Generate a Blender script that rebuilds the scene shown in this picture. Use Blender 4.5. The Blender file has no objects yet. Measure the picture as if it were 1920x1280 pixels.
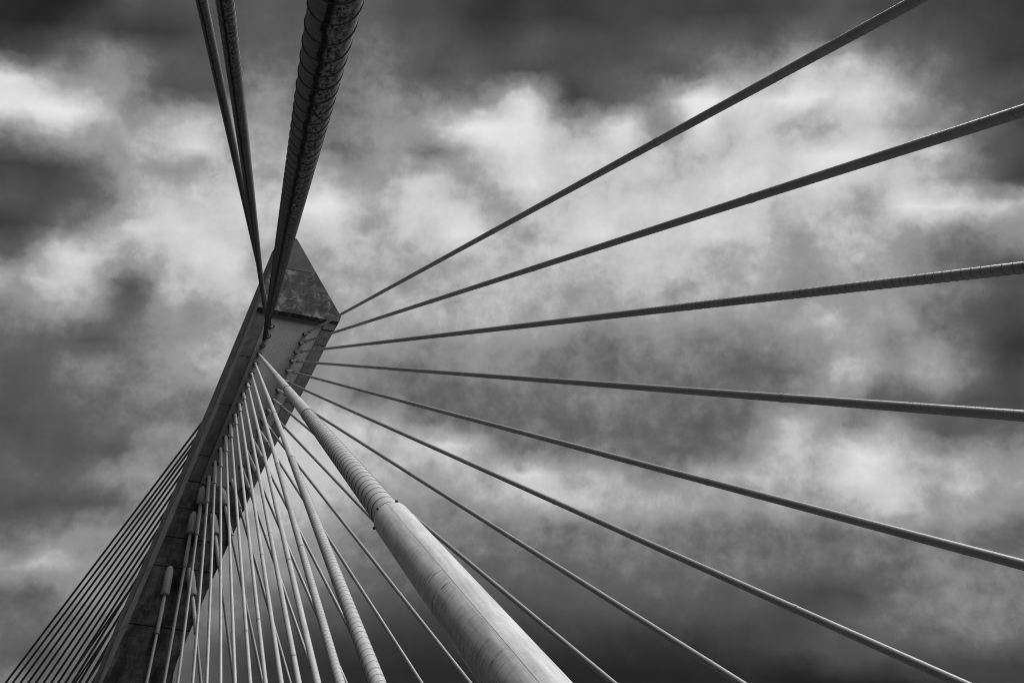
import bpy, math, random
from mathutils import Vector, Matrix

random.seed(4)
scene = bpy.context.scene
col = scene.collection
R = math.radians

# ------------------------------------------------------------------ camera
cam_data = bpy.data.cameras.new('camera')
cam_data.sensor_width = 36.0
cam_data.lens = 31.764
cam_data.clip_start = 0.05
cam_data.clip_end = 6000.0
cam = bpy.data.objects.new('camera', cam_data)
col.objects.link(cam)
cr = Vector((0.99994225, -0.00823184, 0.00690889))
cu = Vector((-0.01074691, -0.76592902, 0.64283532))
cf = Vector((0.0, 0.64287244, 0.76597325))
cam.matrix_world = Matrix(((cr.x, cu.x, -cf.x, 0.0), (cr.y, cu.y, -cf.y, 0.0), (cr.z, cu.z, -cf.z, 1.885), (0, 0, 0, 1)))
scene.camera = cam

# ------------------------------------------------------------------ view
scene.render.engine = 'CYCLES'
scene.cycles.filter_width = 1.05
scene.view_settings.view_transform = 'Standard'
scene.view_settings.look = 'None'
scene.view_settings.gamma = 1.0
scene.view_settings.exposure = 0.0
scene.view_settings.use_curve_mapping = False

# ------------------------------------------------------------------ node helpers
class Tree:
    def __init__(self, nt):
        self.nt = nt
    def node(self, kind, **kw):
        n = self.nt.nodes.new(kind)
        for k, v in kw.items():
            setattr(n, k, v)
        return n
    def put(self, sock, v):
        if isinstance(v, bpy.types.NodeSocket):
            self.nt.links.new(v, sock)
        elif v is not None:
            if sock.type == 'RGBA' and isinstance(v, (int, float)):
                v = (v, v, v, 1.0)
            sock.default_value = v
    def math(self, op, a, b=None, c=None, clamp=False):
        n = self.node('ShaderNodeMath', operation=op, use_clamp=clamp)
        for i, v in enumerate((a, b, c)):
            if v is not None:
                self.put(n.inputs[i], v)
        return n.outputs[0]
    def vec(self, op, a, b=None, scale=None):
        n = self.node('ShaderNodeVectorMath', operation=op)
        self.put(n.inputs[0], a)
        if b is not None:
            self.put(n.inputs[1], b)
        if scale is not None:
            self.put(n.inputs['Scale'], scale)
        return n.outputs['Value'] if op in ('DOT_PRODUCT', 'LENGTH', 'DISTANCE') else n.outputs['Vector']
    def noise(self, vec, scale, detail=4.0, rough=0.5, dist=0.0, out=0):
        n = self.node('ShaderNodeTexNoise')
        self.put(n.inputs['Vector'], vec)
        n.inputs['Scale'].default_value = scale
        n.inputs['Detail'].default_value = detail
        n.inputs['Roughness'].default_value = rough
        n.inputs['Distortion'].default_value = dist
        return n.outputs[out]
    def rng(self, v, a, b, c=0.0, d=1.0, mode='LINEAR'):
        n = self.node('ShaderNodeMapRange', interpolation_type=mode)
        self.put(n.inputs[0], v)
        for i, q in enumerate((a, b, c, d)):
            self.put(n.inputs[1 + i], q)
        return n.outputs[0]
    def mixf(self, f, a, b):
        n = self.node('ShaderNodeMix', data_type='FLOAT')
        self.put(n.inputs[0], f); self.put(n.inputs[2], a); self.put(n.inputs[3], b)
        return n.outputs[0]
    def scaled(self, vec, s):
        return self.vec('MULTIPLY', vec, s)

# ------------------------------------------------------------------ sun direction (veiled by cloud)
SUN_EL, SUN_AZ = 64.0, 112.0          # azimuth measured from +Y towards +X

# ------------------------------------------------------------------ world: overcast cloud layer over a clear sky
# chart of cloud brightness round the part of the sky at 50 degrees elevation above +Y
CLOUD_CHART = [
    (117, 117, 101, 101, 94, 95, 88, 79, 63, 50, 51, 48, 47, 46, 46, 45, 39, 41, 40, 39, 39, 39, 45, 45, 33, 36, 44, 44, 57, 63, 64, 64),
    (117, 117, 98, 102, 94, 95, 87, 80, 61, 51, 51, 48, 48, 46, 46, 45, 40, 42, 40, 39, 39, 38, 45, 45, 33, 36, 43, 44, 56, 63, 64, 64),
    (102, 97, 87, 104, 117, 106, 102, 86, 73, 69, 63, 62, 57, 56, 60, 61, 58, 59, 59, 60, 54, 53, 64, 66, 70, 81, 79, 81, 80, 72, 67, 64),
    (96, 100, 105, 115, 127, 125, 117, 131, 97, 85, 86, 81, 75, 71, 72, 76, 77, 85, 85, 84, 79, 81, 80, 77, 72, 83, 98, 110, 119, 118, 101, 97),
    (97, 94, 97, 135, 137, 132, 137, 132, 103, 122, 114, 97, 90, 97, 96, 91, 97, 89, 102, 94, 94, 99, 87, 90, 79, 73, 83, 130, 134, 132, 121, 119),
    (145, 151, 171, 147, 137, 137, 142, 139, 143, 138, 144, 122, 102, 106, 122, 102, 95, 101, 109, 111, 102, 108, 120, 121, 106, 104, 113, 115, 132, 122, 116, 119),
    (104, 97, 115, 136, 128, 136, 139, 138, 164, 161, 146, 135, 121, 135, 135, 105, 129, 118, 130, 134, 133, 113, 103, 120, 128, 96, 126, 124, 110, 110, 101, 99),
    (78, 80, 82, 81, 97, 138, 156, 136, 200, 190, 189, 145, 143, 144, 141, 176, 171, 191, 174, 170, 166, 163, 160, 156, 176, 150, 155, 200, 156, 161, 133, 130),
    (98, 98, 94, 109, 138, 146, 142, 136, 190, 196, 198, 195, 168, 162, 178, 170, 212, 188, 163, 153, 110, 151, 170, 178, 175, 192, 213, 198, 167, 188, 158, 157),
    (91, 90, 85, 88, 89, 115, 144, 129, 183, 186, 191, 172, 178, 208, 204, 132, 116, 107, 118, 106, 100, 95, 102, 132, 186, 186, 226, 200, 154, 162, 141, 142),
    (84, 84, 91, 98, 99, 105, 115, 109, 169, 168, 173, 160, 147, 123, 100, 104, 103, 103, 110, 118, 108, 91, 94, 113, 183, 145, 137, 152, 92, 93, 96, 97),
    (83, 83, 94, 100, 110, 142, 128, 133, 135, 138, 137, 107, 128, 114, 110, 101, 95, 108, 123, 124, 99, 115, 108, 113, 128, 136, 124, 99, 95, 83, 73, 73),
    (90, 90, 103, 124, 110, 140, 182, 169, 129, 135, 126, 128, 103, 119, 135, 123, 118, 113, 102, 120, 107, 116, 104, 102, 99, 138, 180, 137, 163, 122, 79, 78),
    (105, 105, 106, 84, 119, 132, 155, 183, 144, 140, 143, 156, 142, 130, 145, 146, 144, 135, 112, 123, 131, 123, 114, 119, 128, 137, 152, 133, 150, 105, 63, 62),
    (133, 133, 162, 141, 93, 138, 135, 171, 153, 143, 154, 159, 163, 166, 181, 174, 163, 165, 150, 153, 150, 155, 145, 153, 148, 166, 144, 165, 123, 90, 75, 75),
    (177, 177, 203, 167, 82, 176, 179, 196, 151, 155, 157, 173, 147, 172, 188, 189, 185, 180, 153, 195, 177, 178, 161, 157, 140, 144, 148, 150, 124, 106, 85, 85),
    (97, 106, 194, 204, 171, 196, 208, 210, 156, 160, 173, 185, 170, 157, 171, 176, 172, 181, 168, 193, 202, 192, 157, 167, 147, 161, 175, 166, 121, 95, 83, 84),
    (65, 65, 96, 145, 205, 208, 203, 192, 190, 177, 201, 171, 194, 193, 222, 180, 144, 190, 209, 197, 198, 206, 212, 191, 145, 156, 179, 163, 135, 117, 132, 134),
    (87, 85, 79, 100, 163, 191, 175, 206, 198, 219, 219, 154, 202, 200, 202, 152, 188, 172, 202, 204, 210, 200, 208, 200, 184, 185, 154, 217, 217, 206, 167, 163),
    (68, 69, 70, 110, 154, 144, 156, 193, 145, 180, 173, 146, 200, 195, 149, 199, 215, 194, 190, 190, 184, 194, 212, 219, 212, 211, 194, 188, 155, 122, 71, 72),
    (129, 120, 146, 154, 158, 177, 206, 167, 169, 133, 98, 134, 146, 115, 165, 198, 205, 200, 210, 188, 170, 188, 192, 210, 202, 227, 217, 182, 192, 106, 79, 77),
    (230, 223, 243, 213, 130, 160, 180, 145, 147, 125, 115, 143, 147, 174, 230, 229, 214, 190, 172, 217, 120, 213, 188, 200, 165, 159, 197, 149, 135, 111, 70, 73),
    (210, 218, 164, 149, 142, 91, 87, 92, 146, 103, 100, 128, 140, 127, 121, 154, 209, 80, 82, 105, 146, 241, 226, 207, 236, 204, 210, 169, 112, 92, 83, 80),
    (57, 71, 86, 118, 123, 95, 92, 91, 110, 93, 89, 112, 105, 82, 93, 81, 78, 75, 81, 88, 83, 103, 133, 148, 171, 182, 169, 118, 100, 69, 59, 60),
    (47, 46, 41, 71, 64, 62, 72, 88, 90, 90, 99, 117, 98, 89, 77, 73, 86, 78, 77, 76, 91, 101, 91, 84, 115, 84, 100, 88, 77, 65, 60, 58),
    (47, 47, 36, 39, 78, 80, 84, 84, 92, 85, 82, 93, 77, 77, 63, 53, 63, 58, 64, 69, 69, 69, 66, 69, 75, 86, 71, 74, 65, 64, 55, 55),
    (47, 47, 37, 37, 78, 80, 85, 84, 92, 85, 82, 93, 77, 77, 63, 52, 62, 57, 64, 68, 69, 69, 66, 70, 75, 87, 69, 74, 65, 62, 55, 55),
]
CHART_X, CHART_Y = 0.273, 0.189

world = bpy.data.worlds.new('World')
scene.world = world
world.use_nodes = True
wt = world.node_tree
wt.nodes.clear()
T = Tree(wt)
coord = T.node('ShaderNodeTexCoord').outputs['Generated']
d0 = T.vec('NORMALIZE', coord)
# churned edges of the cloud masses
w1 = T.vec('SUBTRACT', T.noise(d0, 9.0, 2.0, 0.5, out=1), (0.5, 0.5, 0.5))
w2 = T.vec('SUBTRACT', T.noise(d0, 26.0, 6.0, 0.58, out=1), (0.5, 0.5, 0.5))
d1 = T.vec('ADD', d0, T.vec('SCALE', w1, scale=0.012))
d1 = T.vec('ADD', d1, T.vec('SCALE', w2, scale=0.024))
d1 = T.vec('NORMALIZE', d1)
e0 = (0.0, math.cos(R(50)), math.sin(R(50)))
e2 = (0.0, -math.sin(R(50)), math.cos(R(50)))
den = T.math('MAXIMUM', T.math('ADD', T.vec('DOT_PRODUCT', d1, e0), 1.0), 0.05)
cx_ = T.math('DIVIDE', T.vec('DOT_PRODUCT', d1, (1.0, 0.0, 0.0)), den)
cy_ = T.math('DIVIDE', T.vec('DOT_PRODUCT', d1, e2), den)
u01 = T.rng(cx_, -CHART_X, CHART_X)
acc = None
nrow = len(CLOUD_CHART)
for j, line in enumerate(CLOUD_CHART):
    vals = [v / 255.0 for v in line]
    ramp = T.node('ShaderNodeValToRGB')
    cr_ = ramp.color_ramp
    cr_.interpolation = 'CARDINAL'
    for k, v in enumerate(vals):
        pos = k / (len(vals) - 1)
        el = cr_.elements[0] if k == 0 else (cr_.elements[-1] if k == len(vals) - 1 else cr_.elements.new(pos))
        el.position = pos
    for k, v in enumerate(vals):
        cr_.elements[k].color = (v, v, v, 1.0)
    T.put(ramp.inputs[0], u01)
    if acc is None:
        acc = ramp.outputs[0]
    else:
        y0 = -CHART_Y + 2 * CHART_Y * (j - 1) / (nrow - 1)
        y1 = -CHART_Y + 2 * CHART_Y * j / (nrow - 1)
        acc = T.mixf(T.rng(cy_, y0, y1), acc, ramp.outputs[0])
# beyond the charted masses the layer goes on as broken cloud of the same mean
far_cloud = T.rng(T.noise(d0, 4.0, 6.0, 0.55), 0.3, 0.7, 0.22, 0.78)
out_x = T.rng(T.math('ABSOLUTE', cx_), 0.262, 0.30, mode='SMOOTHSTEP')
out_y = T.rng(T.math('ABSOLUTE', cy_), 0.182, 0.215, mode='SMOOTHSTEP')
# unseen low cloud is darkened like the bank in view, to deepen undersides
sepd = T.node('ShaderNodeSeparateXYZ'); T.put(sepd.inputs[0], d0)
far_cloud = T.math('MULTIPLY', far_cloud, T.rng(sepd.outputs[2], 0.30, 0.75, 0.32, 1.0, 'SMOOTHSTEP'))
outm = T.math('MAXIMUM', out_x, out_y)
tone = T.mixf(outm, acc, far_cloud)
# wisps and billows: fractal relief, stronger where the layer is lit, with firm edges between lit and shaded cloud
n1 = T.math('SUBTRACT', T.noise(d0, 14.0, 8.0, 0.60), 0.5)
n2 = T.math('SUBTRACT', T.noise(d1, 42.0, 7.0, 0.62), 0.5)
rough_t = T.math('ADD', tone, T.math('ADD', T.math('MULTIPLY', n1, 0.30), T.math('MULTIPLY', n2, 0.18)))
lit = T.math('ADD', T.math('MULTIPLY', T.rng(rough_t, 0.36, 0.56, mode='SMOOTHSTEP'), 0.5), T.math('MULTIPLY', T.rng(rough_t, 0.58, 0.76, mode='SMOOTHSTEP'), 0.5))
amp = T.rng(tone, 0.18, 0.70, 0.18, 1.0)
det = T.math('MULTIPLY', T.math('ADD', T.math('MULTIPLY', n1, 0.20), T.math('MULTIPLY', n2, 0.13)), amp)
edge = T.math('MULTIPLY', T.math('SUBTRACT', lit, T.math('ADD', T.math('MULTIPLY', T.rng(tone, 0.36, 0.56, mode='SMOOTHSTEP'), 0.5), T.math('MULTIPLY', T.rng(tone, 0.58, 0.76, mode='SMOOTHSTEP'), 0.5))), 0.30)
tone = T.math('ADD', T.math('ADD', tone, det), edge)
tone = T.math('ADD', T.math('MULTIPLY', T.math('SUBTRACT', tone, 0.5), 1.03), 0.505)
tone = T.math('SMOOTH_MIN', T.math('SMOOTH_MAX', tone, 0.13, 0.08), 0.92, 0.12)
lin = T.math('POWER', tone, 2.2)
# a trace of the clear sky above the layer
skyt = T.node('ShaderNodeTexSky', sky_type='NISHITA')
skyt.sun_disc = False
skyt.sun_elevation = R(SUN_EL)
skyt.sun_rotation = R(SUN_AZ)
bw = T.node('ShaderNodeRGBToBW'); T.put(bw.inputs[0], skyt.outputs[0])
clear = T.math('MULTIPLY', bw.outputs[0], 0.05)
total = T.mixf(0.97, clear, lin)
bg = T.node('ShaderNodeBackground'); T.put(bg.inputs[0], total)
bg.inputs[1].default_value = 1.0
wo = T.node('ShaderNodeOutputWorld'); wt.links.new(bg.outputs[0], wo.inputs[0])

# ------------------------------------------------------------------ the veiled sun
sun_data = bpy.data.lights.new('sun', 'SUN')
sun_data.energy = 4.0
sun_data.angle = R(42)
sun = bpy.data.objects.new('sun', sun_data)
col.objects.link(sun)
sd = Vector((math.sin(R(SUN_AZ)) * math.cos(R(SUN_EL)), math.cos(R(SUN_AZ)) * math.cos(R(SUN_EL)), math.sin(R(SUN_EL))))
sun.rotation_euler = sd.to_track_quat('Z', 'Y').to_euler()
sun.location = sd * 200

# ------------------------------------------------------------------ materials (the whole picture is black and white)
def new_mat(name):
    m = bpy.data.materials.new(name)
    m.use_nodes = True
    nt = m.node_tree
    b = nt.nodes['Principled BSDF']
    return m, Tree(nt), b

def grey(v):
    return (v, v, v, 1.0)

def concrete(name, lo, hi, stain=0.0, blotch=0.0, boards=0.0, streak=0.0, form=0.0):
    m, t, b = new_mat(name)
    co = t.node('ShaderNodeTexCoord').outputs['Object']
    n = t.noise(co, 0.9, 8.0, 0.62)
    v = t.rng(n, 0.32, 0.68, lo, hi)
    if blotch:        # pale lichen and lime bloom
        q = t.noise(t.scaled(co, (1.0, 1.0, 0.75)), 1.6, 7.0, 0.68, 0.5)
        region = t.rng(t.noise(co, 0.35, 2.0), 0.34, 0.52)
        v = t.math('ADD', v, t.math('MULTIPLY', t.math('MULTIPLY', t.rng(q, 0.50, 0.58), region), blotch))
    if stain:         # black weathering with its own ragged outline
        q = t.noise(t.scaled(co, (1.0, 1.0, 0.45)), 1.1, 8.0, 0.7, 0.3)
        v = t.math('MULTIPLY', v, t.rng(q, 0.40, 0.58, 1.0 - stain, 1.0))
    if streak:        # vertical run-off streaks
        q = t.noise(t.scaled(co, (5.0, 5.0, 0.35)), 1.3, 5.0, 0.65)
        v = t.math('MULTIPLY', v, t.rng(q, 0.44, 0.62, 1.0 - streak, 1.0))
    if boards:        # faint shutter-board bands
        q = t.noise(t.scaled(co, (0.15, 0.15, 6.0)), 1.0, 2.0, 0.5)
        v = t.math('MULTIPLY', v, t.rng(q, 0.40, 0.60, 1.0 - boards, 1.0))
    if form:          # faint seams left by the formwork panels
        cb = t.node('ShaderNodeCombineXYZ')
        t.put(cb.inputs[0], t.vec('DOT_PRODUCT', co, (0.974992, 0.222240, -0.062)))
        sz = t.node('ShaderNodeSeparateXYZ'); t.put(sz.inputs[0], co)
        t.put(cb.inputs[1], sz.outputs[2])
        br = t.node('ShaderNodeTexBrick')
        t.put(br.inputs['Vector'], cb.outputs[0])
        br.inputs['Color1'].default_value = (1, 1, 1, 1); br.inputs['Color2'].default_value = (0.72, 0.72, 0.72, 1)
        br.inputs['Mortar'].default_value = (0.25, 0.25, 0.25, 1)
        br.inputs['Scale'].default_value = 1.0; br.inputs['Brick Width'].default_value = 1.35
        br.inputs['Row Height'].default_value = 1.05; br.inputs['Mortar Size'].default_value = 0.022
        br.inputs['Mortar Smooth'].default_value = 0.4
        wear = t.rng(t.noise(co, 0.8, 4.0, 0.6), 0.40, 0.60, 0.15, 1.0)
        v = t.mixf(t.math('MULTIPLY', wear, form), v, t.math('MULTIPLY', v, br.outputs[0]))
    fine = t.noise(co, 14.0, 5.0, 0.7)
    v = t.math('MULTIPLY', v, t.rng(fine, 0.3, 0.7, 0.58, 1.36))
    t.put(b.inputs['Base Color'], v)
    b.inputs['Roughness'].default_value = 0.9
    b.inputs['Specular IOR Level'].default_value = 0.25
    bump = t.node('ShaderNodeBump'); bump.inputs['Strength'].default_value = 0.6
    bump.inputs['Distance'].default_value = 0.03
    t.put(bump.inputs['Height'], t.noise(co, 6.0, 7.0, 0.7))
    t.put(b.inputs['Normal'], bump.outputs[0])
    return m

def plastic(name, base, grime=0.0, rough=0.42, mould=0.0):
    """sheath of a stay cable: UV.x runs round it (0.5 = underside), UV.y along it in metres"""
    m, t, b = new_mat(name)
    uv = t.node('ShaderNodeTexCoord').outputs['UV']
    sp = t.node('ShaderNodeSeparateXYZ'); t.put(sp.inputs[0], uv)
    geo = t.node('ShaderNodeTexCoord').outputs['Object']
    v = t.rng(t.noise(geo, 1.3, 5.0, 0.6), 0.3, 0.7, base * 0.86, base * 1.1)
    if grime:
        q = t.noise(t.scaled(uv, (2.5, 9.0, 1.0)), 2.0, 6.0, 0.7, 0.4)
        v = t.math('MULTIPLY', v, t.rng(q, 0.35, 0.60, 1.0 - grime, 1.0))
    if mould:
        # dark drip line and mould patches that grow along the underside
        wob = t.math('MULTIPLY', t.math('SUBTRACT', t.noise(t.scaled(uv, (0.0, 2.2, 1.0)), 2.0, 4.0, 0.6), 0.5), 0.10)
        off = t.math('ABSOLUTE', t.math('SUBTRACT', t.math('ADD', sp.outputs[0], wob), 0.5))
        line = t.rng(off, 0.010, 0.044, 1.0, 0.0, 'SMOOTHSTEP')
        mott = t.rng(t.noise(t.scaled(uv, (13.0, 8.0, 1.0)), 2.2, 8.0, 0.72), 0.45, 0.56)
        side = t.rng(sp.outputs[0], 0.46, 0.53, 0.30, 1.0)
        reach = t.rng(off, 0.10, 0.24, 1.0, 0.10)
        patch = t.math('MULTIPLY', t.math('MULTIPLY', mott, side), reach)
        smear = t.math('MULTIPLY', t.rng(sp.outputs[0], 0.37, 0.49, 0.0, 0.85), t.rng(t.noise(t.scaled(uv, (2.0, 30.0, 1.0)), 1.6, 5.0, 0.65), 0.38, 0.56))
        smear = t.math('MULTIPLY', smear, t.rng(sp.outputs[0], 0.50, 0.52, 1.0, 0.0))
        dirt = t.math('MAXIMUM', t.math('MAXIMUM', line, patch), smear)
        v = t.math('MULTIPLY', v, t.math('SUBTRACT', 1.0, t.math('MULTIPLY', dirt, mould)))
    t.put(b.inputs['Base Color'], v)
    b.inputs['Roughness'].default_value = rough
    b.inputs['Specular IOR Level'].default_value = 0.12 if mould else 0.4
    return m

def plain(name, v, rough=0.6, metal=0.0, var=0.15):
    m, t, b = new_mat(name)
    co = t.node('ShaderNodeTexCoord').outputs['Object']
    t.put(b.inputs['Base Color'], t.rng(t.noise(co, 3.0, 5.0, 0.6), 0.3, 0.7, v * (1 - var), v * (1 + var)))
    b.inputs['Roughness'].default_value = rough
    b.inputs['Metallic'].default_value = metal
    return m

def tube_steel(name):
    """painted steel guard tube: round-the-tube drip marks, UV.x round, UV.y metres along"""
    m, t, b = new_mat(name)
    uv = t.node('ShaderNodeTexCoord').outputs['UV']
    sp = t.node('ShaderNodeSeparateXYZ'); t.put(sp.inputs[0], uv)
    v = t.rng(t.noise(t.scaled(uv, (3.0, 2.0, 1.0)), 3.0, 6.0, 0.65), 0.3, 0.7, 0.60, 0.74)
    marks = t.noise(t.scaled(uv, (5.0, 60.0, 1.0)), 1.0, 5.0, 0.7, 0.8)
    where = t.rng(t.noise(t.scaled(uv, (3.0, 2.5, 1.0)), 2.0, 3.0, 0.6), 0.42, 0.62)
    flank = t.math('MULTIPLY', t.rng(sp.outputs[0], 0.10, 0.17, 0.05, 1.0), t.rng(sp.outputs[0], 0.45, 0.55, 1.0, 0.06))
    drip = t.math('MULTIPLY', t.math('MULTIPLY', t.rng(marks, 0.50, 0.62), t.math('ADD', where, 0.12)), flank)
    fine = t.rng(t.noise(t.scaled(uv, (9.0, 240.0, 1.0)), 1.0, 3.0, 0.6), 0.35, 0.7, 0.88, 1.06)
    v = t.math('MULTIPLY', v, t.math('SUBTRACT', 1.0, t.math('MULTIPLY', drip, 0.80)))
    v = t.math('MULTIPLY', v, fine)
    # lengthwise weathering
    v = t.math('MULTIPLY', v, t.rng(t.noise(t.scaled(uv, (16.0, 1.6, 1.0)), 1.4, 6.0, 0.7), 0.36, 0.60, 0.72, 1.05))
    t.put(b.inputs['Base Color'], v)
    b.inputs['Roughness'].default_value = 0.42
    b.inputs['Specular IOR Level'].default_value = 0.5
    return m

MAT = {
    'conc_top': concrete('weathered_concrete_head', 0.075, 0.13, blotch=0.26, stain=0.5, boards=0.22, form=0.25),
    'conc_cap': concrete('dark_concrete_cap', 0.11, 0.145, stain=0.15),
    'panel': concrete('smooth_panel', 0.22, 0.27, streak=0.05),
    'flange': concrete('grey_concrete', 0.075, 0.12, stain=0.45, boards=0.15),
    'bevel': concrete('lit_chamfer_concrete', 0.44, 0.58, stain=0.25),  # paler than the front: light caught by the chamfer is put into its colour
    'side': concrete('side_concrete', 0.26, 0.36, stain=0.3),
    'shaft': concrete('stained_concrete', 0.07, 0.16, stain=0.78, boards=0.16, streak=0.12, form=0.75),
    'core': concrete('joint_concrete', 0.03, 0.05),
    'blister': concrete('blister_concrete', 0.40, 0.47, streak=0.12),
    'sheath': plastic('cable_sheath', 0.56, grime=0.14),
    'sheath_right': plastic('cable_sheath_shaded', 0.33, grime=0.12),  # same sheath as on the left, darkened for the shade on its undersides
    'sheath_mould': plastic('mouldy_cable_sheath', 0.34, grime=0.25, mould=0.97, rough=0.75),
    'sheath_back': plastic('dark_cable_sheath', 0.10),
    'rib': plain('rib_dark', 0.05, 0.8),  # ribs drawn darker than the sheath they wind round
    'rib_soft': plain('rib_mid_grey', 0.16, 0.8),
    'rib_faint': plain('rib_grey', 0.22, 0.7),
    'pipe': plain('guide_pipe_paint', 0.60, 0.5),
    'collar': plain('collar_steel', 0.30, 0.5),
    'opening_shade': plain('anchor_opening_shade', 0.012, 0.9),  # black stands in for the shade inside the anchor openings
    'tube': tube_steel('guard_tube_steel'),
    'bolt': plain('bolt_steel', 0.03, 0.6),
    'deck': concrete('deck_concrete', 0.12, 0.17),
    'road': plain('asphalt', 0.05, 0.9),
    'kerb': concrete('kerb_concrete', 0.11, 0.15),
    'water': plain('estuary_water', 0.03, 0.15),
    'paint': plain('road_paint', 0.7, 0.7),
}

# ------------------------------------------------------------------ object helpers
def mesh_obj(name, verts, faces, mat, parent=None, smooth=False, uvs=None):
    me = bpy.data.meshes.new(name)
    me.from_pydata([tuple(v) for v in verts], [], faces)
    if uvs is not None:
        layer = me.uv_layers.new(name='UVMap')
        flat = []
        for f in uvs:
            for q in f:
                flat.extend(q)
        layer.data.foreach_set('uv', flat)
    if smooth:
        me.polygons.foreach_set('use_smooth', [True] * len(me.polygons))
    me.materials.append(MAT[mat])
    me.update()
    o = bpy.data.objects.new(name, me)
    col.objects.link(o)
    if parent is not None:
        o.parent = parent
    return o

def tag(o, label, cat=None, group=None, kind=None):
    o['label'] = label
    if cat: o['category'] = cat
    if group: o['group'] = group
    if kind: o['kind'] = kind
    return o

def empty(name, loc):
    o = bpy.data.objects.new(name, None)
    o.location = loc
    o.empty_display_size = 0.3
    col.objects.link(o)
    return o

class Stay:
    """frame along a cable, in coordinates local to its lower end"""
    def __init__(self, a, b):
        self.a, self.b = Vector(a), Vector(b)
        self.len = (self.a - self.b).length
        self.w = (self.b - self.a).normalized()            # downwards along the cable
        side = self.w.cross(Vector((0, 0, 1))).normalized()
        self.e1 = side
        self.e2 = side.cross(self.w).normalized()           # upper side of the cable
        if self.e2.z < 0:
            self.e2 = -self.e2
    def sag(self, s):
        f = s / self.len
        return Vector((0, 0, -4 * 0.0 * f * (1 - f)))
    def at(self, s, ang, r):
        # ang 0 = top of the cable, pi = underside
        return (self.a - self.b) + self.w * s + (self.e2 * math.cos(ang) + self.e1 * math.sin(ang)) * r

def pipe_mesh(st, s0, s1, r, sides=20, rings=None, a0=0.0, a1=2 * math.pi, caps=False, prof=None):
    """tube between s0 and s1 along the stay; optional profile [(s, r)]"""
    prof = prof or [(s0 + (s1 - s0) * k / (rings or 1), r) for k in range((rings or 1) + 1)]
    closed = abs(a1 - a0 - 2 * math.pi) < 1e-6
    verts, faces, uvs = [], [], []
    cols = sides if closed else sides + 1
    for s, rr in prof:
        for k in range(cols):
            verts.append(st.at(s, a0 + (a1 - a0) * k / sides, rr))
    for i in range(len(prof) - 1):
        for k in range(sides):
            k2 = (k + 1) % cols
            faces.append((i * cols + k, i * cols + k2, (i + 1) * cols + k2, (i + 1) * cols + k))
            u0 = (a0 + (a1 - a0) * k / sides) / (2 * math.pi); u1 = (a0 + (a1 - a0) * (k + 1) / sides) / (2 * math.pi)
            uvs.append(((u0, prof[i][0]), (u1, prof[i][0]), (u1, prof[i + 1][0]), (u0, prof[i + 1][0])))
    if caps and closed:
        for base, rev in ((0, False), ((len(prof) - 1) * cols, True)):
            f = tuple(range(base, base + cols))
            faces.append(f[::-1] if rev else f)
            uvs.append(tuple((0.0, 0.0) for _ in f))
    return verts, faces, uvs

def helix_mesh(st, s0, s1, r, pitch, seg, wid, hgt, phase=0.0):
    n = max(2, int((s1 - s0) / pitch * seg))
    verts, faces = [], []
    for i in range(n + 1):
        s = s0 + (s1 - s0) * i / n
        a = phase + 2 * math.pi * (s - s0) / pitch + 0.35 * math.sin(s * 3.1) + 0.25 * math.sin(s * 7.7 + phase)
        verts.append(st.at(s - wid / 2, a, r - 0.001))
        verts.append(st.at(s, a, r + hgt))
        verts.append(st.at(s + wid / 2, a, r - 0.001))
    for i in range(n):
        p = i * 3
        faces.append((p, p + 3, p + 4, p + 1))
        faces.append((p + 1, p + 4, p + 5, p + 2))
    return verts, faces

# ------------------------------------------------------------------ setting: curved deck, road and water
DECK_A, DECK_H0, DECK_K, DECK_S1, DECK_K2, DECK_W = 8.21, -0.006, 0.57 / 48.0, 62.4, 0.25 / 48.0, 6.905

def deck_line(step=1.0, s_min=-60.0, s_max=190.0):
    pts = {}
    for sgn in (-1, 1):
        x, y, s = 8.208, 0.0, 0.0
        while s_min - 1e-6 <= s <= s_max + 1e-6:
            th = -0.006 + (DECK_K * s if s <= DECK_S1 else DECK_K * DECK_S1 + DECK_K2 * (s - DECK_S1))
            pts[round(s, 3)] = (x, y, th)
            x += -math.sin(th) * step * sgn
            y += math.cos(th) * step * sgn
            s += step * sgn
    return [(s,) + pts[s] for s in sorted(pts)]

DL = deck_line()

def deck_point(s, off):
    i = min(max(int((s - DL[0][0])), 0), len(DL) - 2)
    q0, q1 = DL[i], DL[i + 1]
    f = (s - q0[0]) / (q1[0] - q0[0])
    x, y, th = [q0[k] + (q1[k] - q0[k]) * f for k in (1, 2, 3)]
    return Vector((x + math.cos(th) * off, y + math.sin(th) * off, 0.0))

def ribbon(name, prof, mat, parent=None):
    """sweep a closed (offset, z) profile along the deck line"""
    verts, faces = [], []
    ss = [DL[0][0] + 2.5 * k for k in range(int((DL[-1][0] - DL[0][0]) / 2.5) + 1)]
    for s in ss:
        for off, z in prof:
            p = deck_point(s, off); p.z = z
            verts.append(p)
    m = len(prof)
    for i in range(len(ss) - 1):
        for k in range(m):
            k2 = (k + 1) % m
            faces.append((i * m + k, i * m + k2, (i + 1) * m + k2, (i + 1) * m + k))
    faces.append(tuple(range(m))); faces.append(tuple(range((len(ss) - 1) * m, len(ss) * m))[::-1])
    return mesh_obj(name, verts, faces, mat, parent)

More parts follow.
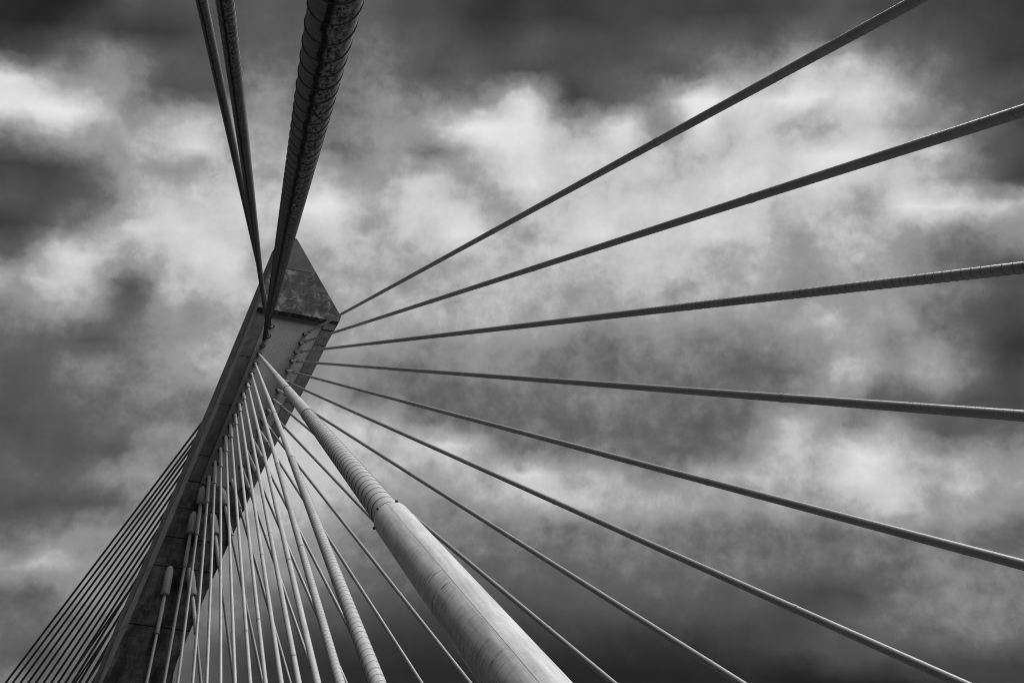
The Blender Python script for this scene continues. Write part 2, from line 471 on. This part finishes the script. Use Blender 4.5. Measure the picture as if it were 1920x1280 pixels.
o = ribbon('bridge_deck', [(-7.6, -0.15), (7.6, -0.15), (7.6, -0.5), (4.0, -1.3), (-4.0, -1.3), (-7.6, -0.5)], 'deck'); o['kind'] = 'structure'
o = ribbon('road', [(-3.6, -0.14), (3.6, -0.14), (3.6, -0.145), (-3.6, -0.145)], 'road'); o['kind'] = 'structure'
for side in (-1, 1):
    prof = [(side * 3.62, 0.0), (side * 6.5, 0.0), (side * 6.5, -0.148), (side * 3.62, -0.148)]
    o = ribbon('pavement', prof, 'kerb'); o['kind'] = 'structure'
w = mesh_obj('water', [(-3000, -3000, -34), (3000, -3000, -34), (3000, 3000, -34), (-3000, 3000, -34)], [(0, 1, 2, 3)], 'water'); w['kind'] = 'structure'

# ------------------------------------------------------------------ pylon
PM = Vector((-22.858, 48.0, 0.0))
PT = Vector((0.974992, 0.222240, 0.0))
PN = Vector((-0.222240, 0.974992, 0.0))
PAX = Vector((0.060623, 0.012709, 1.0))

def PP(x, d, z):
    """pylon frame: x across the front face, d depth behind it, z height (the shaft leans a little)"""
    return PT * x + PN * d + PAX * z

def table(*pairs):
    pts = sorted(pairs)
    def f(z):
        if z <= pts[0][0]:
            q0, q1 = pts[0], pts[1]
        elif z >= pts[-1][0]:
            q0, q1 = pts[-2], pts[-1]
        else:
            for q0, q1 in zip(pts, pts[1:]):
                if q0[0] <= z <= q1[0]:
                    break
        return q0[1] + (q1[1] - q0[1]) * (z - q0[0]) / (q1[0] - q0[0])
    return f

x_right = table((29.5, 1.56), (35.0, 1.74), (40.5, 2.02), (43.8, 2.20), (46.4, 2.40), (48.5, 2.60), (52.0, 2.90), (54.2, 3.13), (57.4, 3.42), (64.1, 3.92))
x_rec_r = table((43.5, 1.34), (44.8, 1.43), (50.1, 1.85), (54.0, 2.17), (58.0, 2.46), (61.4, 2.73), (63.2, 2.88))
x_rec_l = table((43.5, -1.46), (46.1, -1.57), (52.3, -1.70), (56.4, -1.81), (61.0, -1.95), (63.2, -2.02))
x_front_l = table((28.5, -1.90), (32.2, -1.94), (36.5, -2.04), (41.0, -2.18), (43.7, -2.28), (47.9, -2.40), (51.4, -2.54), (60.3, -2.82), (69.0, -3.36), (76.0, -3.72))
D1, D2, D3 = 0.9, 2.1, 4.2
x_groove = table((29.0, -2.44), (31.9, -2.61), (36.2, -2.64), (38.3, -2.76), (44.4, -2.90), (46.6, -2.99), (49.2, -3.07), (50.8, -3.10), (59.8, -3.41), (61.5, -3.48), (72.7, -4.06))
x_sil = table((29.6, -3.00), (32.2, -3.13), (34.7, -3.25), (36.8, -3.27), (45.3, -3.52), (48.9, -3.75), (52.0, -3.82), (60.9, -4.17), (73.9, -4.69))

pylon = empty('bridge_pylon', PM)
tag(pylon, 'tall dark concrete bridge pylon with a slanted pointed head', 'pylon')

def prism(name, z0, z1, section, mat, parent, n=1):
    """section(z) -> list of (x, d); straight prism between z0 and z1"""
    verts, faces = [], []
    m = len(section(z0))
    for k in range(n + 1):
        z = z0 + (z1 - z0) * k / n
        verts += [PP(x, d, z) for x, d in section(z)]
    for k in range(n):
        for i in range(m):
            j = (i + 1) % m
            faces.append((k * m + i, k * m + j, (k + 1) * m + j, (k + 1) * m + i))
    faces.append(tuple(range(m))[::-1]); faces.append(tuple(range(n * m, (n + 1) * m)))
    return mesh_obj(name, verts, faces, mat, parent)

JG = 0.035                                       # half joint width
Z_REC0, Z_REC1 = 43.55, 63.0
FRONT = -0.14
# inner core that closes the joints
prism('core', -34.0, 73.6, lambda z: [(x_front_l(z) + 0.25, 0.22), (min(x_right(z), 3.9 if z < 64.2 else 3.92 - (z - 64.1) * 0.62) - 0.25, 0.22),
      (min(x_right(z), 3.9 if z < 64.2 else 3.92 - (z - 64.1) * 0.62) - 1.6, D3 - 0.3), (x_front_l(z) + 0.3, D3 - 0.3), (x_sil(z) + 0.35, D2)], 'core', pylon, 24)
# flat anchor panel at the bottom of the recess
prism('anchor_panel', Z_REC0, Z_REC1 - 0.02, lambda z: [(x_rec_l(z) + 0.02, 0.0), (x_rec_r(z) - 0.06, 0.0), (x_rec_r(z) - 0.06, 0.215), (x_rec_l(z) + 0.02, 0.215)], 'panel', pylon, 8)
# lifts of the recessed part: flanges left and right
lifts = [43.6, 46.03, 51.33, 56.93, 63.0]
for z0, z1 in zip(lifts, lifts[1:]):
    prism('left_flange_block', z0 + JG, z1 - JG, lambda z: [(x_front_l(z), FRONT), (x_rec_l(z), FRONT), (x_rec_l(z), 0.2), (x_front_l(z) + 0.1, 0.2)], 'flange', pylon, 3)
lifts_r = [43.6, 45.4, 49.0, 52.6, 56.2, 59.8, 63.0]
for z0, z1 in zip(lifts_r, lifts_r[1:]):
    prism('right_flange_block', z0 + JG, z1 - JG, lambda z: [(x_rec_r(z) + 0.03, FRONT - 0.06), (x_right(z), FRONT - 0.06), (x_right(z) - 1.3, D3), (x_rec_r(z) - 0.9, D3 - 0.6), (x_rec_r(z) + 0.03, 0.2)], 'flange', pylon, 3)
# lifts of the shaft below the recess
lifts_s = [-34.0, -6.0, 0.0, 4.2, 8.4, 12.6, 16.8, 21.0, 25.1, 28.2, 32.3, 36.55, 38.8, 41.2, 43.55]
for z0, z1 in zip(lifts_s, lifts_s[1:]):
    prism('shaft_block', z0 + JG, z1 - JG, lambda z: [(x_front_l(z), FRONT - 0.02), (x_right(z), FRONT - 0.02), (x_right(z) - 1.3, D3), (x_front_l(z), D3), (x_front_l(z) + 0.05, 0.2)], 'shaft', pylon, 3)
# left chamfer and side strips, lift by lift
strips = [28.2 - 4.1 * k for k in range(15, 0, -1)] + [28.2, 32.25, 36.5, 41.1, 46.0, 51.3, 56.9, 63.0, 69.5, 74.6]
for z0, z1 in zip(strips, strips[1:]):
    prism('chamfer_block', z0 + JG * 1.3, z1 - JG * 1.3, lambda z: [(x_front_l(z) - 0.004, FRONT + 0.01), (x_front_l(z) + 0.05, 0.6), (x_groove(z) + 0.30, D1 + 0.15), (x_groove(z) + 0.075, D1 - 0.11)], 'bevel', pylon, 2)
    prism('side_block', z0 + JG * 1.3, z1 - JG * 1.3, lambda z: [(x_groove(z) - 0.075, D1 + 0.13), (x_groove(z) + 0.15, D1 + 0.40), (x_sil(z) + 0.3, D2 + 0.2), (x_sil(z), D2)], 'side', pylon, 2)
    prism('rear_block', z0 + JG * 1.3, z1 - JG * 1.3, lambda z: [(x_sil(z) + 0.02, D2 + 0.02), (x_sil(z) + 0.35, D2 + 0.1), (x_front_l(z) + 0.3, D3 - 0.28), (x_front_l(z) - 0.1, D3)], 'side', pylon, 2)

# head of the pylon: two blocks cut back along one slanting edge
HF = -0.42
def head_right(z):
    return 4.02 if z < 63.75 else 4.02 - (z - 63.75) * (6.36 / 10.15)
def head_section(z):
    xr = head_right(z)
    return [(x_front_l(z) + 0.01, HF), (xr, HF), (xr - 1.35, D3), (x_front_l(z), D3)]
def head_block(name, zs, mat):
    verts, faces = [], []
    for z in zs:
        verts += [PP(x, d, z) for x, d in head_section(z)]
    for k in range(len(zs) - 1):
        for i in range(4):
            j = (i + 1) % 4
            faces.append((k * 4 + i, k * 4 + j, k * 4 + 4 + j, k * 4 + 4 + i))
    faces.append((3, 2, 1, 0)); e = (len(zs) - 1) * 4; faces.append((e, e + 1, e + 2, e + 3))
    return mesh_obj(name, verts, faces, mat, pylon)
head_block('head_block', [63.0 + 0.01, 63.75, 69.05], 'conc_top')
head_block('head_block', [69.12, 73.95], 'conc_cap')
# corner plate under the head at the right shoulder
prism('shoulder_block', 61.9, 62.97, lambda z: [(x_rec_r(z) + 0.05, FRONT - 0.12), (x_right(z) + 0.02, FRONT - 0.12), (x_right(z) - 0.3, 1.0), (x_rec_r(z) + 0.05, 1.0)], 'conc_cap', pylon)
# inclined leg that parts from the shaft to the right
leg_line = [(34.0, 0.0, 1.2, 0.4), (29.8, 0.6, 1.545, 0.4), (22.0, 0.9, 3.4, 0.4), (0.0, 14.5, 18.5, 6.0), (-34.0, 24.0, 28.5, 12.0)]
verts, faces = [], []
for z, xa, xb, dd in leg_line:
    verts += [PP(xa, dd, z), PP(xb, dd, z), PP(xb - 0.9, dd + 3.0, z), PP(xa, dd + 3.0, z)]
for k in range(len(leg_line) - 1):
    for q in range(4):
        q2 = (q + 1) % 4
        faces.append((k * 4 + q, k * 4 + q2, k * 4 + 4 + q2, k * 4 + 4 + q))
faces.append((0, 1, 2, 3)); faces.append((19, 18, 17, 16))
mesh_obj('inclined_leg', verts, faces, 'shaft', pylon)

# ------------------------------------------------------------------ stay cables: (pylon end xyz, deck end xyz)
LEFT = [
    (-20.42, 48.49, 61.29, 0.62, -9.75, 0.0),
    (-20.42, 48.49, 60.01, 0.99, -6.53, 0.0),
    (-20.6, 48.45, 58.69, 1.22, -3.24, 0.0),
    (-20.65, 48.44, 57.63, 1.3, -0.27, 0.0),
    (-20.69, 48.43, 56.43, 1.26, 3.16, 0.0),
    (-20.72, 48.43, 55.21, 1.04, 6.9, 0.0),
    (-20.75, 48.42, 54.01, 0.65, 10.57, 0.0),
    (-20.81, 48.41, 52.86, 0.07, 14.27, 0.0),
    (-20.85, 48.4, 51.67, -0.76, 18.26, 0.0),
    (-20.88, 48.4, 50.5, -1.78, 22.14, 0.0),
    (-20.93, 48.38, 49.32, -3.04, 26.08, 0.0),
    (-20.99, 48.37, 48.11, -4.56, 30.07, 0.0),
    (-21.04, 48.36, 46.85, -6.3, 33.97, 0.0),
    (-21.09, 48.35, 45.52, -8.22, 37.71, 0.0),
    (-21.15, 48.34, 44.06, -10.47, 41.56, 0.0),
    (-21.27, 48.32, 42.63, -13.21, 45.64, 0.0),
    (-21.27, 48.32, 40.37, -15.15, 46.47, 0.0),
    (-21.53, 48.26, 35.87, -16.78, 47.33, 0.0),
]
RIGHT = [
    (-17.63, 49.12, 61.11, 14.43, -10.67, 0.0),
    (-17.75, 49.1, 59.88, 14.77, -7.41, 0.0),
    (-17.89, 49.07, 58.67, 15.0, -3.99, 0.0),
    (-18.01, 49.04, 57.5, 15.11, -0.41, 0.0),
    (-18.13, 49.02, 56.29, 15.07, 3.48, 0.0),
    (-18.25, 48.99, 55.11, 14.85, 7.51, 0.0),
    (-18.4, 48.96, 53.92, 14.42, 11.76, 0.0),
    (-18.5, 48.94, 52.77, 13.73, 16.35, 0.0),
    (-18.68, 48.9, 51.6, 12.77, 21.06, 0.0),
    (-18.85, 48.86, 50.46, 11.59, 25.63, 0.0),
    (-18.89, 48.85, 49.38, 9.97, 30.72, 0.0),
    (-19.02, 48.82, 48.19, 7.73, 36.47, 0.0),
    (-19.17, 48.79, 46.99, 5.72, 40.83, 0.0),
    (-19.32, 48.76, 45.63, 3.26, 45.48, 0.0),
    (-19.58, 48.7, 44.1, 0.95, 49.33, 0.0),
    (-19.87, 48.63, 42.73, -2.04, 48.23, 0.0),
    (-19.95, 48.62, 40.49, -5.29, 48.72, 0.0),
    (-20.22, 48.56, 35.98, -7.32, 49.49, 0.0),
]

ORD = ['first', 'second', 'third', 'fourth', 'fifth', 'sixth', 'seventh', 'eighth', 'ninth', 'tenth', 'eleventh', 'twelfth',
       'thirteenth', 'fourteenth', 'fifteenth', 'sixteenth', 'seventeenth', 'eighteenth']
RS = 0.0865                                      # sheath radius
PITCH = 0.182

def add(name, data, mat, parent, smooth=True):
    return mesh_obj(name, data[0], data[1], mat, parent, smooth, data[2] if len(data) > 2 else None)

def stay_cable(a, b, label, group, sheath, rib_mat, rib_from, seg, wid=0.008, hgt=0.004, blister=None, guard_z=4.3, joints=(), RS=RS):
    st = Stay(a, b)
    root = empty('stay_cable', st.b)
    tag(root, label, 'stay cable', group)
    L = st.len
    s_guard = L * (1 - guard_z / st.a.z)
    s0 = -0.35
    add('sheath', pipe_mesh(st, s0, L, RS, 24, 6), sheath, root)
    if rib_from is not None:
        add('helical_rib', helix_mesh(st, rib_from, s_guard, RS, PITCH, seg, wid, hgt, random.random() * 6.28), rib_mat, root)
    g0 = 0.0 if blister is None else blister
    g1 = g0 + (2.45 if blister is None else 2.7)
    gp = pipe_mesh(st, None, None, None, 20, prof=[(g0 - 0.3, RS + 0.034), (g1 - 0.012, RS + 0.034), (g1, RS + 0.028)])
    guide = add('guide_pipe', gp, 'pipe', root)
    cl = add('collar', pipe_mesh(st, None, None, None, 20, prof=[(g1 - 0.05, RS + 0.03), (g1 - 0.05, RS + 0.055), (g1 + 0.03, RS + 0.055), (g1 + 0.03, RS)]), 'collar', guide, False)
    for s in joints:
        add('coupler', pipe_mesh(st, None, None, None, 24, prof=[(s - 0.06, RS - 0.002), (s - 0.055, RS + 0.008), (s + 0.055, RS + 0.008), (s + 0.06, RS - 0.002)]), 'collar', root, False)
    return root, st

# black discs (shade in the openings) and concrete blisters belong to the pylon
def opening_shade(a, w):
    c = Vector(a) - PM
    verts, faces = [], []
    # raised black disc on the panel, painted as the shaded hollow of the opening
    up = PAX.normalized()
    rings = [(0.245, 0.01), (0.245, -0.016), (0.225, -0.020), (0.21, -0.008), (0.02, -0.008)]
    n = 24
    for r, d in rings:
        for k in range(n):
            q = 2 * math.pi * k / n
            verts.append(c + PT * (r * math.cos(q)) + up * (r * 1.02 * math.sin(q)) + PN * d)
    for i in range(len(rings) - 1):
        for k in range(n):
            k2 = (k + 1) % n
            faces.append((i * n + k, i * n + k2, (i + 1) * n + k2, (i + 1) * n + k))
    return mesh_obj('anchor_opening_shade', verts, faces, 'opening_shade', pylon)

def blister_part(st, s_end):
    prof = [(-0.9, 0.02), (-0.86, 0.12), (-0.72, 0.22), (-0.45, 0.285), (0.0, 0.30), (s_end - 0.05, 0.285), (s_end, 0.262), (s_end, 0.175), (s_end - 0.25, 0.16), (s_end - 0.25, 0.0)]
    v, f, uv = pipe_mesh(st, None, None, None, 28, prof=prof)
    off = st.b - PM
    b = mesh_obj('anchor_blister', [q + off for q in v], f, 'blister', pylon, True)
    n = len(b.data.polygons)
    b.data.materials.append(MAT['opening_shade'])  # bore coloured black for the shade inside the blister
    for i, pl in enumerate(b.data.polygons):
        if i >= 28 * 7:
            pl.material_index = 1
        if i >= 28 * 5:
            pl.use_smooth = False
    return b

def deck_socket(root, st):
    s1 = st.len
    return s1

def guard_tube(root, st, z_top, bolts=True):
    s0 = st.len * (1 - z_top / st.a.z)
    s1 = st.len - 0.02
    r = 0.107
    gap = 0.013
    th0 = GUARD_SEAM
    for k in range(2):
        a0 = th0 + math.pi * k + gap / 2
        pm = pipe_mesh(st, None, None, None, 36, prof=[(s0, RS + 0.004), (s0, r - 0.003), (s0 + 0.006, r), (s0 + 2.2, r), (s0 + 4.4, r), (s1, r)], a0=a0, a1=a0 + math.pi - gap)
        shell = add('guard_tube_half', pm, 'tube', root)
        if bolts:
            for j in range(3):
                ang = a0 + (math.pi - gap) * (j + 0.5) / 3
                bolt(shell, st, s0 + 0.012, ang, r)
    return s0

def bolt(parent, st, s, ang, r):
    c = st.at(s, ang, r)
    out = (st.e2 * math.cos(ang) + st.e1 * math.sin(ang))
    tan = out.cross(st.w)
    verts, faces = [], []
    for h, q in ((-0.004, 0.0085), (0.009, 0.0085), (0.012, 0.006)):
        for k in range(6):
            an = k * math.pi / 3
            verts.append(c + out * h + (tan * math.cos(an) + st.w * math.sin(an)) * q)
    for i in range(2):
        for k in range(6):
            k2 = (k + 1) % 6
            faces.append((i * 6 + k, i * 6 + k2, i * 6 + 6 + k2, i * 6 + 6 + k))
    faces.append(tuple(range(12, 18)))
    mesh_obj('bolt', verts, faces, 'bolt', parent)

GUARD_SEAM = 0.66

LABEL_L = {
    0: 'leftmost of the three dark ribbed cables running up overhead, thin',
    1: 'middle of the three dark ribbed cables overhead, just right of the leftmost one',
    2: 'thickest dark ribbed cable overhead, mould-stained, crossing in front of the pylon head',
    3: 'pale cable that ends in the wide bolted guard tube at bottom centre',
    4: 'widest pale ribbed cable without a guard tube, next left of the guard tube cable',
}
GL, GR = 'stay cables of the left anchor column', 'stay cables of the right anchor column'
for i, row in enumerate(LEFT):
    a, b = row[:3], row[3:]
    st = Stay(a, b)
    label = LABEL_L.get(i, 'pale stay cable, %s from the top in the left column of pylon anchors' % ORD[i])
    near = i < 6
    rib = {0: 30.0, 1: 30.0, 2: 24.0, 3: 63.8, 4: 51.6, 5: 39.4}.get(i, st.len * 0.45)
    guard = 5.18 if i == 3 else 4.3
    bl = None
    if i >= 15:
        bl = (0.91, 1.12, 1.37)[i - 15]
    joints = {3: (49.0, 56.9, 63.8), 4: (40.0, 51.6), 5: (39.4, 51.0, 62.6), 2: ()}.get(i, tuple(st.len * 0.45 + 11.6 * k + (i * 2.7) % 5 for k in range(3) if st.len * 0.45 + 11.6 * k + 5 < st.len - 4) if i > 5 else ())
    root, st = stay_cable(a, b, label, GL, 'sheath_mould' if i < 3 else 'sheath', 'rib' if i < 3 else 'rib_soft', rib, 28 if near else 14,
                          wid=0.008, hgt=0.004 if near else 0.002, blister=bl, guard_z=guard, joints=joints)
    guard_tube(root, st, guard, bolts=(i == 3))
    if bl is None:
        opening_shade(a, st.w)
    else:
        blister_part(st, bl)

for i, row in enumerate(RIGHT):
    a, b = row[:3], row[3:]
    st = Stay(a, b)
    label = 'grey stay cable, %s from the top in the right column of pylon anchors' % ORD[i]
    bl = (0.87, 1.08, 1.33)[i - 15] if i >= 15 else None
    joints = tuple(st.len * 0.4 + 11.6 * k + (i * 3.1) % 6 for k in range(4) if st.len * 0.4 + 11.6 * k + 6 < st.len - 5)
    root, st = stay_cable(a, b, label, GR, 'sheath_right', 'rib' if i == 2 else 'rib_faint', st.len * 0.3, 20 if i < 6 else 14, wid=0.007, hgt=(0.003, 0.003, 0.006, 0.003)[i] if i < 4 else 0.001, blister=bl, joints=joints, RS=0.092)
    guard_tube(root, st, 4.3, bolts=False)
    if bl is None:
        opening_shade(a, st.w)
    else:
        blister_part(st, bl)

# ------------------------------------------------------------------ stays of the far span, seen left of the pylon
GB = 'stay cables of the far span behind the pylon'
far_left = [129.1, 127.4, 124.7, 122.2, 119.9, 117.5, 115.1, 112.7, 110.2, 107.8, 105.2, 102.5, 100.0]
far_right = [141.9, 138.7, 134.8, 131.5]
def far_cable(a, side, s, label):
    pa = Vector(a) + PN * 0.5
    pb = deck_point(s, side * DECK_W)
    st = Stay(pa, pb)
    root = empty('stay_cable', pb)
    tag(root, label, 'stay cable', GB)
    add('sheath', pipe_mesh(st, 0.0, st.len, RS, 12, 4), 'sheath_back', root)
    add('guard_tube', pipe_mesh(st, st.len * 0.93, st.len, 0.107, 12), 'pipe', root)
    return root
for i, s in enumerate(far_left):
    far_cable(LEFT[i][:3], -1, s, 'thin dark far-span cable left of the pylon, %s from the outer edge' % ORD[i])
for i, s in enumerate(far_right):
    far_cable(RIGHT[i][:3], 1, s, 'thin dark cable crossing the far-span bundle near the pylon foot, %s such' % ORD[i])
